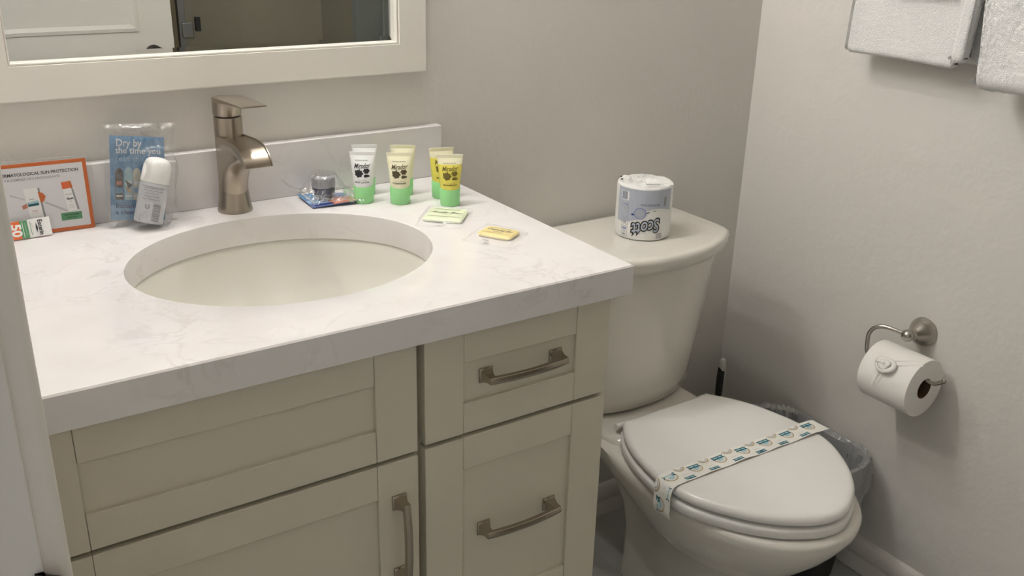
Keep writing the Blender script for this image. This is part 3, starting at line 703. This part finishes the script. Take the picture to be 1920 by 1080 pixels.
for d, z, am in prof_l:
    row = []
    for i in range(m):
        p = rim_pt(i/m); nr = (p-cen); nr.normalize()
        th = 2*PI*i/m; sl = (z-.2)*6
        pl = noise.noise(Vector((math.cos(th)*5+sl, math.sin(th)*5-sl, z*10)))*.006+noise.noise(Vector((math.cos(th)*16+sl*2, math.sin(th)*16+sl, z*20)))*.0042+abs(noise.noise(Vector((math.cos(th)*9-sl*1.5, math.sin(th)*9, 4+z*6))))*.006
        off = d+am*pl*(1 if d < 0 and z < .29 else 1.35)
        if d > 0 or (z < .23): off = max(off, .0035-(.300-z)*.055) if d > -.01 else off
        if d < 0 and z > .26: off = min(off, -.0065) if z < .30 else off
        if d > 0: off = max(off, .0025)
        q = p+nr*off
        q.x = min(q.x, XW-.003)
        row.append((q.x, q.y, z+(noise.noise(Vector((math.cos(th)*6, math.sin(th)*6, 9)))*.012 if z < .18 and d > -.01 else 0)+(max(pl, 0)*.8 if z > .29 else pl*.5)))
    rings.append(row)
lnr = obj('liner', loft(rings, False, False), 'liner_film', bn, angle=25)
# crumpled inside of the liner
V, F = [], []
for j in range(26):
    for i in range(18):
        x = .689+(-.075+.15*i/17); y = -.345+(-.125+.25*j/25)
        V.append((x, y, .215+.035*noise.noise(Vector((x*28, y*28, 1)))+.02*noise.noise(Vector((x*70, y*70, 2)))))
F = [(j*18+i, j*18+i+1, (j+1)*18+i+1, (j+1)*18+i) for j in range(25) for i in range(17)]
obj('liner_inside', (V, F), 'liner_film', bn, angle=20)

br = thing('toilet_brush', 'toilet brush with ribbed black grip standing in the corner behind toilet', 'toilet brush', (.70, -.105, 0))
bx, by = .700, -.103
obj('holder', lathe([(.045, 0), (.047, .004), (.043, .05), (.039, .12), (.037, .125), (.034, .122), (.034, .02)], 32, (bx, by, 0)), 'brush_white', br)
obj('shaft', tube([(bx, by, .02), (bx, by, .26)], .006), 'brush_white', br)
gr = obj('grip', lathe([(.0055, .255), (.0065, .27), (.0078, .30), (.0085, .325), (.0083, .350), (.0074, .366), (.005, .376)], 24, (bx, by, 0)), 'black_plastic', br)
ribs = [lathe([(.0088-abs(k-5)*.0001, z), (.0094-abs(k-5)*.0001, z+.0012), (.0088-abs(k-5)*.0001, z+.0024)], 24, (bx-.0003, by-.0003, 0), False, False) for k, z in enumerate([.300+.0055*q for q in range(11)])]
mat('rib_grey', (.05, .055, .055), .4)
obj('grip_ribs', join(*ribs), 'rib_grey', gr)
obj('end_cap', lathe([(.0078, .362), (.0082, .370), (.0082, .380), (.0068, .387), (.004, .3905), (.001, .3915)], 24, (bx+.0014, by-.0008, 0)), 'brush_white', br)
obj('inlay', xf(box(-.0022, .0022, -.0012, .0012, .318, .372), Matrix.Translation((bx+.0072, by-.0052, 0))), 'brush_white', br, bevel=.001)
obj('lower_inlay', xf(box(-.0018, .0018, -.0012, .0012, .268, .305), Matrix.Translation((bx+.0062, by-.0042, 0))), 'brush_white', br, bevel=.001)

# ================================================================== toiletries: tubes
TW, TH = .0430, .0840
def tube_geo():
    rings = []; n = 32
    for t in (0, .05, .15, .3, .45, .6, .72, .82, .90, .905, .95, 1.0):
        z = .0285+(TH-.0285)*t; a = .0158+(TW/2-.0158)*t**1.05; b = .0158*(1-(min(t, .9)/.9)**1.8)+.0011
        rings.append([(a*math.cos(2*PI*i/n), b*math.sin(2*PI*i/n), z) for i in range(n)])
    return rings
def tube_surf(u, v, h):
    t = (v-.0285)/(TH-.0285); a = .0158+(TW/2-.0158)*t**1.05; b = .0158*(1-(min(t, .9)/.9)**1.8)+.0011
    return (u, -b*math.sqrt(max(.02, 1-(u/a)**2))-h, v)
def make_tube(label, body, ink, name3, fill=None):
    t = thing('toiletry_tube', label, 'tube', (0, 0, 0))
    obj('cap', lathe([(.0150, 0), (.0160, .0012), (.0166, .014), (.0170, .0275), (.0162, .0290)], 32), 'cap_green', t, local=True)
    R = tube_geo()
    k = 7 if fill else 9
    tbd = obj('tube_body', loft(R[:k]), body, t, local=True)
    if fill: obj('shoulder', loft(R[6:9], False, False), fill, t, local=True)
    obj('crimp', loft(R[8:]), fill or body, t, local=True)
    P = Print()
    P.text('Mirador', -.0012, .0620, .0108, ink, 1, .05, .42, .00010, width=.0265)
    P.text('NATURAL BLENDS', -.001, .0705, .0024, ink, 1, 0, 0, 0, width=.021)
    # flowers: one broad bloom at left, a round one at upper right, a leaf below
    def bloom(cx, cy, r, k, sy=.8):
        pts = []
        for i in range(k*6):
            a = 2*PI*i/(k*6); q = r*(.88+.10*math.cos(a*k)+.05*math.sin(a*3+k)); pts.append((cx+q*math.cos(a), cy+sy*q*math.sin(a)))
        P.poly([(cx, cy)], ink, 1) if 0 else P.add(pts+[(cx, cy)], [(i, (i+1) % len(pts), len(pts)) for i in range(len(pts))], ink, 1)
    bloom(-.0055, .0505, .0074, 7, .85); bloom(.0066, .0545, .0056, 6, .8); bloom(.0068, .0468, .0052, 3, .5)
    P.poly([(-.0068, .053), (-.0045, .0592), (-.003, .053)], ink, 1); P.poly([(-.011, .052), (-.0122, .0562), (-.006, .054)], ink, 1)
    P.rect(-.004, .0115, .0450, .0458, ink, 1)
    P.text(name3, -.0005, .0365, .0036, ink, 1, 0, 0, .0001, width=.022)
    P.text('fl oz  30 ml', 0, .0402, .0019, ink, 1, 0, 0, 0, width=.014)
    P.build(t, tube_surf, local=True, base=.00025)
    return t
def dup(root, loc, rz, label=None):
    r = root.copy(); C.objects.link(r); r.location = loc; r.rotation_euler = (0, 0, rz)
    if label: r['label'] = label
    for ch in root.children:
        c = ch.copy(); C.objects.link(c); c.parent = r
    return r
R_ = math.radians
lot = make_tube('white lotion tube with green cap standing in front of its twin', 'tube_white', 'print_black', 'BODY LOTION')
lot.location = (-.195, -.104, ZC); lot.rotation_euler = (0, 0, R_(-31))
con = make_tube('cream conditioner tube with green cap standing in front of its twin', 'tube_cream', 'print_olive', 'CONDITIONER')
con.location = (-.1455, -.138, ZC); con.rotation_euler = (0, 0, R_(-29))
sha = make_tube('yellow shampoo tube with green cap, foremost beside the green soap', 'tube_yellow', 'print_tan', 'SHAMPOO', 'tube_cream')
sha.location = (-.0790, -.186, ZC); sha.rotation_euler = (0, 0, R_(-27))
for t in (lot, con, sha): t['group'] = 'toiletry tubes on the counter'
dup(lot, (-.1720, -.062, ZC), R_(-29), 'white lotion tube standing behind another white tube near the backsplash')
dup(con, (-.1170, -.094, ZC), R_(-29), 'cream conditioner tube standing behind another cream tube near the backsplash')
dup(sha, (-.0690, -.140, ZC), R_(-15), 'yellow shampoo tube half hidden behind another yellow tube')

# soaps in clear wrappers
def soap(name, label, corners, z, block, matb, words, ink):
    a, b, c, d = [Vector((*p, 0)) for p in corners]; ctr = (a+b+c+d)/4
    eu = ((b-a)+(c-d)).normalized(); ev = ((a-d)+(b-c)); ev = (ev-ev.dot(eu)*eu).normalized()
    LU = ((b-a).length+(c-d).length)/2; LV = ((a-d).length+(b-c).length)/2
    t = thing(name, label, 'soap', (ctr.x, ctr.y, ZC), group='wrapped soap bars on the counter')
    def at(u, v, h): p = ctr+eu*u+ev*v; return (p.x, p.y, ZC+h)
    bu, bv_, bo = block
    R = [[at(x, y+bo, zz) for x, y in rrect(-bu+dd, bu-dd, -bv_+dd, bv_-dd, .006)] for zz, dd in ((.0008, .002), (.002, 0), (.0045, 0), (.0060, .0015), (.0064, .004))]
    sb = obj('soap_bar', loft(R), matb, t)
    P = Print(); wd = words
    P.text(wd, 0, bo+.004, .0105, ink, 1, 0, .3, .0001, width=bu*1.55)
    P.rect(-bu*.7, bu*.6, bo+bv_*.62, bo+bv_*.66, ink, 1); P.rect(-bu*.25, bu*.3, bo-.0052, bo-.0044, ink, 1); P.rect(-bu*.8, bu*.85, bo-bv_*.56, bo-bv_*.52, ink, 1)
    P.build(sb, lambda u, v, h: at(u, v, .0065+h))
    nx, ny = 36, 40; V, F = [], []
    for s in (1, 0):
        for j in range(ny+1):
            for i in range(nx+1):
                u = (-.5+i/nx)*LU; v = (-.5+j/ny)*LV
                du = max(0, abs(u)-bu); dv = max(0, abs(v-bo)-bv_); q = math.exp(-((du**2+dv**2)/.008**2))
                h = .0012+.0066*q+.0014*abs(noise.noise(Vector((u*90, v*90, LU*50))))+.0012*noise.noise(Vector((u*220, v*220, 3)))*(1-q) if s else .0004
                if s: h = max(h, .0009)
                V.append(at(u, v, h))
        k = s
    m_ = (nx+1)*(ny+1)
    for s in range(1):
        F += [(s*m_+j*(nx+1)+i, s*m_+j*(nx+1)+i+1, s*m_+(j+1)*(nx+1)+i+1, s*m_+(j+1)*(nx+1)+i) for j in range(ny) for i in range(nx)]
    edge = [i for i in range(nx+1)]+[j*(nx+1)+nx for j in range(1, ny+1)]+[ny*(nx+1)+i for i in range(nx-1, -1, -1)]+[j*(nx+1) for j in range(ny-1, 0, -1)]
    F += [(edge[i], edge[(i+1) % len(edge)], m_+edge[(i+1) % len(edge)], m_+edge[i]) for i in range(len(edge))]
    wrp = obj('wrapper', (V, F), 'soap_film', t, angle=180)
    P = Print(); P.rect(-.006, .004, -LV*.42, -LV*.42+.004, 'print_grey', 1)
    if 'Cl' in words: P.rect(-.006, .006, -LV*.49, -LV*.49+.002, 'print_pale_grey', 1)
    P.build(wrp, lambda u, v, h: at(u, v, .0040+h))
soap('wrapped_soap', 'pale green soap bar in clear wrapper lying beside the sink', ((-.123, -.190), (-.070, -.238), (-.128, -.310), (-.180, -.262)), ZC, (.031, .031, .008), 'soap_green', 'Body Bar', 'print_olive')
soap('wrapped_soap', 'pale yellow soap bar in clear wrapper near the counter edge', ((-.094, -.313), (-.052, -.369), (-.120, -.420), (-.149, -.357)), ZC, (.027, .020, .010), 'soap_yellow', 'Cleansing Bar', 'print_olive')

# ================================================================== sunscreen leaflet and sachet
def lean(x0, y0, z0, tilt, roll):
    """frame of a card leaning back: u to the right, v up the card"""
    m = Matrix.Translation((x0, y0, z0)) @ Matrix.Rotation(-tilt, 4, 'X') @ Matrix.Rotation(roll, 4, 'Y')
    return lambda u, v, h: tuple(m @ Vector((u, -h, v)))
def slab(fn, u0, u1, v0, v1, th, nu=1, nv=1, wob_=0):
    V, F = [], []
    for h in (0, -th):
        for j in range(nv+1):
            for i in range(nu+1):
                u = u0+(u1-u0)*i/nu; v = v0+(v1-v0)*j/nv
                V.append(fn(u, v, h+(wob_*noise.noise(Vector((u*40, v*40, 7))) if wob_ else 0)))
    m_ = (nu+1)*(nv+1)
    for s in range(2): F += [(s*m_+j*(nu+1)+i, s*m_+j*(nu+1)+i+1, s*m_+(j+1)*(nu+1)+i+1, s*m_+(j+1)*(nu+1)+i) for j in range(nv) for i in range(nu)]
    edge = [i for i in range(nu+1)]+[j*(nu+1)+nu for j in range(1, nv+1)]+[nv*(nu+1)+i for i in range(nu-1, -1, -1)]+[j*(nu+1) for j in range(nv-1, 0, -1)]
    F += [(edge[i], edge[(i+1) % len(edge)], m_+edge[(i+1) % len(edge)], m_+edge[i]) for i in range(len(edge))]
    return V, F
fnc = lean(-.722, -.0345, ZC+.001, R_(7), R_(.8))
lf = thing('sunscreen_leaflet', 'white leaflet with orange border leaning on the backsplash', 'leaflet', (-.66, -.034, ZC))
obj('card', slab(fnc, 0, .1235, .001, .104, .0006), 'card_white', lf, smooth=False)
P = Print(); w_, h_ = .1235, .104
P.frame(0, w_, .001, h_, .0052, 'print_orange', 0)
P.text('DERMATOLOGICAL SUN PROTECTION', w_/2-.002, .0885, .0062, 'print_black', 1, 0, 0, .0001, width=.104)
P.text('+ A COMPLEX OF 5 ANTIOXIDANTS', .050, .0815, .0046, 'print_grey', 1, 0, 0, .00005, width=.072)
# left product photo: pale tube with sun-warmed leaves
P.poly([(.036, .068), (.054, .068), (.0575, .020), (.040, .020)], 'print_white', 1); P.poly([(.0545, .068), (.057, .067), (.060, .022), (.0575, .020)], 'print_grey', 2)
P.poly([(.0385, .048), (.053, .050), (.0535, .043), (.0392, .042)], 'print_pale_teal', 2); P.poly([(.0392, .0455), (.0533, .0465), (.0535, .043), (.0394, .042)], 'print_teal', 3)
P.poly([(.054, .062), (.060, .060), (.0635, .055), (.061, .048), (.056, .046)], 'print_orange', 3); P.poly([(.031, .044), (.038, .047), (.0385, .041), (.032, .039)], 'print_skin', 3)
P.rect(.043, .051, .035, .0357, 'print_skin', 3); P.rect(.043, .051, .032, .0325, 'print_pale_grey', 3); P.rect(.042, .048, .052, .0528, 'print_grey', 3)
P.poly([(.018, .062), (.018, .0595), (.036, .052), (.036, .0535)], 'print_pale_grey', 1); P.poly([(.060, .0455), (.086, .030), (.092, .030), (.062, .0475)], 'print_pale_grey', 1)
# right product photo: sunscreen tube with orange cap
P.poly([(.086, .072), (.099, .073), (.101, .063), (.087, .062)], 'print_orange_bright', 2); P.poly([(.096, .073), (.099, .073), (.101, .063), (.098, .062)], 'print_orange', 3)
P.poly([(.0875, .062), (.0985, .063), (.103, .030), (.0905, .029)], 'print_white', 2); P.poly([(.0985, .063), (.101, .061), (.106, .031), (.103, .030)], 'print_grey', 2)
P.text('Eucerin', .0945, .054, .0036, 'print_grey', 3, .06, width=.009); P.text('Sun', .0953, .0475, .0042, 'print_black', 3, .06, 0, .0002, width=.009); P.text('50', .0957, .0435, .0034, 'print_pale_grey', 3, .06)
for q in range(3): P.rect(.0925, .0995, .034+q*.0022, .0345+q*.0022, 'print_pale_grey', 3)
P.rect(.0800, .1080, .0165, .0275, 'print_green', 2)
P.text('THE SUNSCREEN', .094, .0240, .0030, 'print_black', 3, 0, 0, .00006, width=.020); P.text('FOR YOU', .094, .0198, .0030, 'print_black', 3, 0, 0, .00006, width=.013)
P.build(lf, fnc, step=6e-5, base=1e-4)
obj('sleeve', slab(lambda u, v, h: fnc(u, v, h+.0010), -.006, .1300, -.0005, .1085, .0018, 24, 20, .0010), 'sleeve_film', lf, angle=180)
fns = lean(-.7185, -.0465, ZC+.0008, R_(16), R_(-1.5))
sc = thing('sample_sachet', 'small white sunscreen sample marked 50 propped before the leaflet', 'sachet', (-.685, -.045, ZC))
obj('pouch', slab(fns, 0, .0600, 0, .0262, .0012, 8, 4, .0006), 'bottle_white', sc)
P = Print()
P.rect(0, .0205, .0004, .0258, 'print_orange_bright', 0); P.text('50', .0145, .0130, .0175, 'print_white', 2, -PI/2, 0, .0006, width=.018)
P.rect(.0205, .0305, .0004, .0258, 'print_green', 0); P.rect(.0235, .0242, .002, .024, 'print_white', 1); P.rect(.027, .0275, .004, .022, 'print_pale_grey', 1)
P.rect(.0335, .0342, .003, .023, 'print_green', 1); P.rect(.0358, .0362, .005, .021, 'print_gold', 1)
P.text('Eucerin', .0465, .0130, .0085, 'print_black', 1, -PI/2, 0, .0002, width=.0215)
P.poly([(.0410, .021), (.0428, .0130), (.0412, .0060), (.0402, .0130)], 'print_black', 1)
P.build(sc, fns, step=8e-5, base=8e-4)

# ================================================================== deodorant sample: leaflet, bottle, clear bag
fnb = lean(-.578, -.0495, ZC+.012, R_(11), R_(8.0))
bl = thing('deodorant_leaflet', 'blue leaflet with white heading inside the clear bag', 'leaflet', (-.53, -.045, ZC))
obj('card', slab(fnb, 0, .0775, 0, .124, .0005), 'blue_card', bl, smooth=False)
P = Print()
for i in range(8): P.rect(.0002, .0773, .0+i*.0055, .0055+i*.0055, 'print_pale_blue' if i < 4 else 'print_blue', 0)
P.text('Dry by', .0265, .1135, .0150, 'print_white', 1, 0, 0, .0003, width=.036); P.text('the time you', .040, .1025, .0130, 'print_white', 1, 0, 0, .0002, width=.064)
P.text('read this', .028, .0905, .0120, 'print_pale_blue', 1, 0, 0, .0001, width=.040)
for cx, m_, m2, ht in ((.0125, 'print_brown', 'print_skin', .046), (.0255, 'print_pale_teal', 'print_white', .048), (.0375, 'print_cream', 'print_white', .047), (.0505, 'print_black', 'print_grey', .046)):
    pts = [(cx-.0056, .030), (cx+.0056, .030), (cx+.0056, .030+ht-.008)]+[(cx+.0056*math.cos(a), .030+ht-.008+.0085*math.sin(a)) for a in [PI*k/8 for k in range(1, 8)]]+[(cx-.0056, .030+ht-.008)]
    P.poly(pts, m_, 1); P.rect(cx-.004, cx+.004, .052, .058, m2, 2); P.rect(cx-.0045, cx+.0045, .040, .048, {'print_brown': 'print_blue', 'print_black': 'print_grey'}.get(m_, 'print_pale_blue'), 2); P.rect(cx-.0045, cx+.0045, .0345, .037, 'print_white', 2)
P.poly([(.0205, .060), (.031, .052), (.0255, .046)], 'print_black', 3); P.poly([(.020, .050), (.029, .046), (.030, .038), (.024, .042)], 'print_gold', 3)
P.text('Instantly dry', .034, .0205, .0088, 'print_navy', 1, 0, 0, .0002, width=.054); P.text('a cleaner feel', .034, .0115, .0088, 'print_navy', 1, 0, 0, .0002, width=.054)
P.build(bl, fnb, step=6e-5, base=1e-4)
bt = thing('deodorant_bottle', 'white roll-on deodorant with domed cap tilted in the bag', 'bottle', (-.534, -.076, ZC+.0022), (R_(-11), R_(16), R_(-12)))
bsec = lambda a, b, z: [(a*math.cos(2*PI*i/40), b*math.sin(2*PI*i/40), z) for i in range(40)]
obj('bottle_body', loft([bsec(.0185, .0135, .0065), bsec(.0203, .015, .008), bsec(.0205, .0152, .03), bsec(.0208, .0155, .058), bsec(.0205, .0152, .064), bsec(.019, .014, .0665)]), 'label_grey', bt, local=True)
obj('cap', loft([bsec(.0195, .0148, .066), bsec(.0208, .0158, .067), bsec(.0205, .0157, .082), bsec(.0198, .0152, .092), bsec(.0175, .0135, .0985), bsec(.013, .010, .1025), bsec(.006, .005, .1042), bsec(.0005, .0005, .1046)]), 'bottle_white', bt, local=True)
def bot_at(u, v, h):
    a = .0207; b = .0154; q = math.sqrt(max(.03, 1-(u/a)**2)); return (u, -b*q-h, v)
P = Print()
P.rect(-.017, .017, .0605, .0612, 'print_grey', 1, 10); P.text('ANTI-PERSPIRANT', 0, .0585, .0030, 'print_grey', 1, 0, 0, .0001, width=.028)
for i in range(8): P.rect(-.014+(i % 3)*.001, .013-(i*7 % 5)*.0015, .0545-i*.0021, .0553-i*.0021, 'print_pale_grey' if i % 2 else 'print_grey', 1, 8)
P.text('U', -.006, .0305, .0085, 'print_grey', 1, 0, 0, .0006)
for i in range(11): P.rect(.002, .013, .0105+i*.0024, .0105+i*.0024+(.0014 if i % 3 else .0018), 'print_grey', 1, 4)
P.ring(-.0075, .0175, .003, .0042, 'print_pale_grey', 1); P.text('50 ml', -.0135, .013, .004, 'print_grey', 1, PI/2); P.rect(-.010, -.004, .022, .0232, 'print_pale_grey', 1)
P.build(bt, bot_at, local=True, base=.0004)
fng = lean(-.584, -.0535, ZC+.0008, R_(9), R_(4))
bg = thing('clear_bag', 'crinkled clear plastic bag around the deodorant and blue leaflet', 'plastic bag', (-.53, -.05, ZC))
V, F = [], []
nx, ny = 44, 60
def bulge(u, v):
    # rise over the tilted bottle
    cu = .055+.26*(v-.0); d = abs(u-cu)
    k = math.exp(-(max(0, d-.018)/.010)**2)*(1 if v < .095 else math.exp(-((v-.095)/.015)**2))
    return .042*k*(1 if v > .008 else max(0, v/.008))
for s in (0, 1):
    for j in range(ny+1):
        for i in range(nx+1):
            u = .001+.101*i/nx; v = .152*j/ny
            top = max(0, (v-.130)/.038)
            uu = u+.004*noise.noise(Vector((v*25, 3, s)))+(.010*top*(u/.11))
            nn = .0028*noise.noise(Vector((u*45, v*45, 4+s*5)))+.0022*noise.noise(Vector((u*120, v*70, 9)))+.0010*abs(noise.noise(Vector((u*260, v*160, 2))))
            eg = min(1, i/3, (nx-i)/3, j/3, (ny-j)/3)
            h = (bulge(u, v)+.005+nn*1.0)*eg if s == 0 else -.0016*eg
            V.append(fng(uu, v, max(h, .003*eg) if s == 0 else h))
m_ = (nx+1)*(ny+1)
for s in range(2): F += [(s*m_+j*(nx+1)+i, s*m_+j*(nx+1)+i+1, s*m_+(j+1)*(nx+1)+i+1, s*m_+(j+1)*(nx+1)+i) for j in range(ny) for i in range(nx)]
obj('film', (V, F), 'clear_film', bg, angle=180)

# ================================================================== small jar packet beside the tubes
pk = thing('sample_packet', 'blue and lilac sample card lying under the small jar', 'card', (-.24, -.075, ZC))
q_ = [Vector(p) for p in ((-.281, -.030, 0), (-.284, -.104, 0), (-.212, -.114, 0), (-.206, -.047, 0))]
def pk_at(u, v, h):   # u,v in 0..1
    p = q_[1].lerp(q_[2], u).lerp(q_[0].lerp(q_[3], u), v)
    return (p.x, p.y, ZC+.0025+.006*(1-v)*0+.0045*u*(1-v)+.003*(1-u)*v+h)
obj('card', slab(pk_at, 0, 1, 0, 1, .0012, 8, 8), 'packet_card', pk)
P = Print()
P.rect(.45, 1, .0, .55, 'print_skin', 0, 5, 4); P.rect(0, .45, .55, 1, 'print_blue', 0, 4, 4); P.rect(.08, .5, .06, .16, 'print_navy', 1, 4); P.rect(.0, .3, .25, .45, 'print_pale_blue', 1, 3)
P.build(pk, pk_at, step=1e-4, base=2e-4)
jr = thing('small_jar', 'small navy jar with grey lid in clear packet', 'jar', (-.2505, -.070, ZC+.009))
obj('jar_body', lathe([(.0165, 0), (.0180, .0015), (.0184, .015), (.0178, .0165)], 36, (-.2505, -.070, ZC+.009)), 'jar_navy', jr)
obj('lid', lathe([(.0182, .0165), (.0192, .0172), (.0192, .0295), (.0180, .0318), (.0165, .0322), (.012, .0318)], 36, (-.2505, -.070, ZC+.009)), 'jar_lid', jr)
pf = thing('clear_packet', 'crinkled clear plastic packet over the small jar', 'plastic bag', (-.245, -.072, ZC))
V, F = [], []; nx = ny = 44
for j in range(ny+1):
    for i in range(nx+1):
        u = -.30+1.48*i/nx; v = -.12+1.34*j/ny
        p = q_[1]*(1-u)*(1-v)+q_[2]*u*(1-v)+q_[0]*(1-u)*v+q_[3]*u*v
        d = math.hypot(p.x+.2505, p.y+.070); rise = .0405 if d < .0205 else .0405*math.exp(-((d-.0205)/.015)**1.3)
        z = .006+rise+.0055*abs(noise.noise(Vector((u*5, v*5, 1))))*(d > .02)+.0035*noise.noise(Vector((u*13, v*13, 5)))*(d > .02)
        if u < 0: z += (-u)*.075
        if d > .021 and 0 <= u <= 1 and 0 <= v <= 1: z = max(z, .0095)
        V.append((p.x, min(p.y, -.0215), ZC+max(z, .0012)))
F = [(j*(nx+1)+i, j*(nx+1)+i+1, (j+1)*(nx+1)+i+1, (j+1)*(nx+1)+i) for j in range(ny) for i in range(nx)]
obj('film', (V, F), 'clear_film', pf, angle=180)
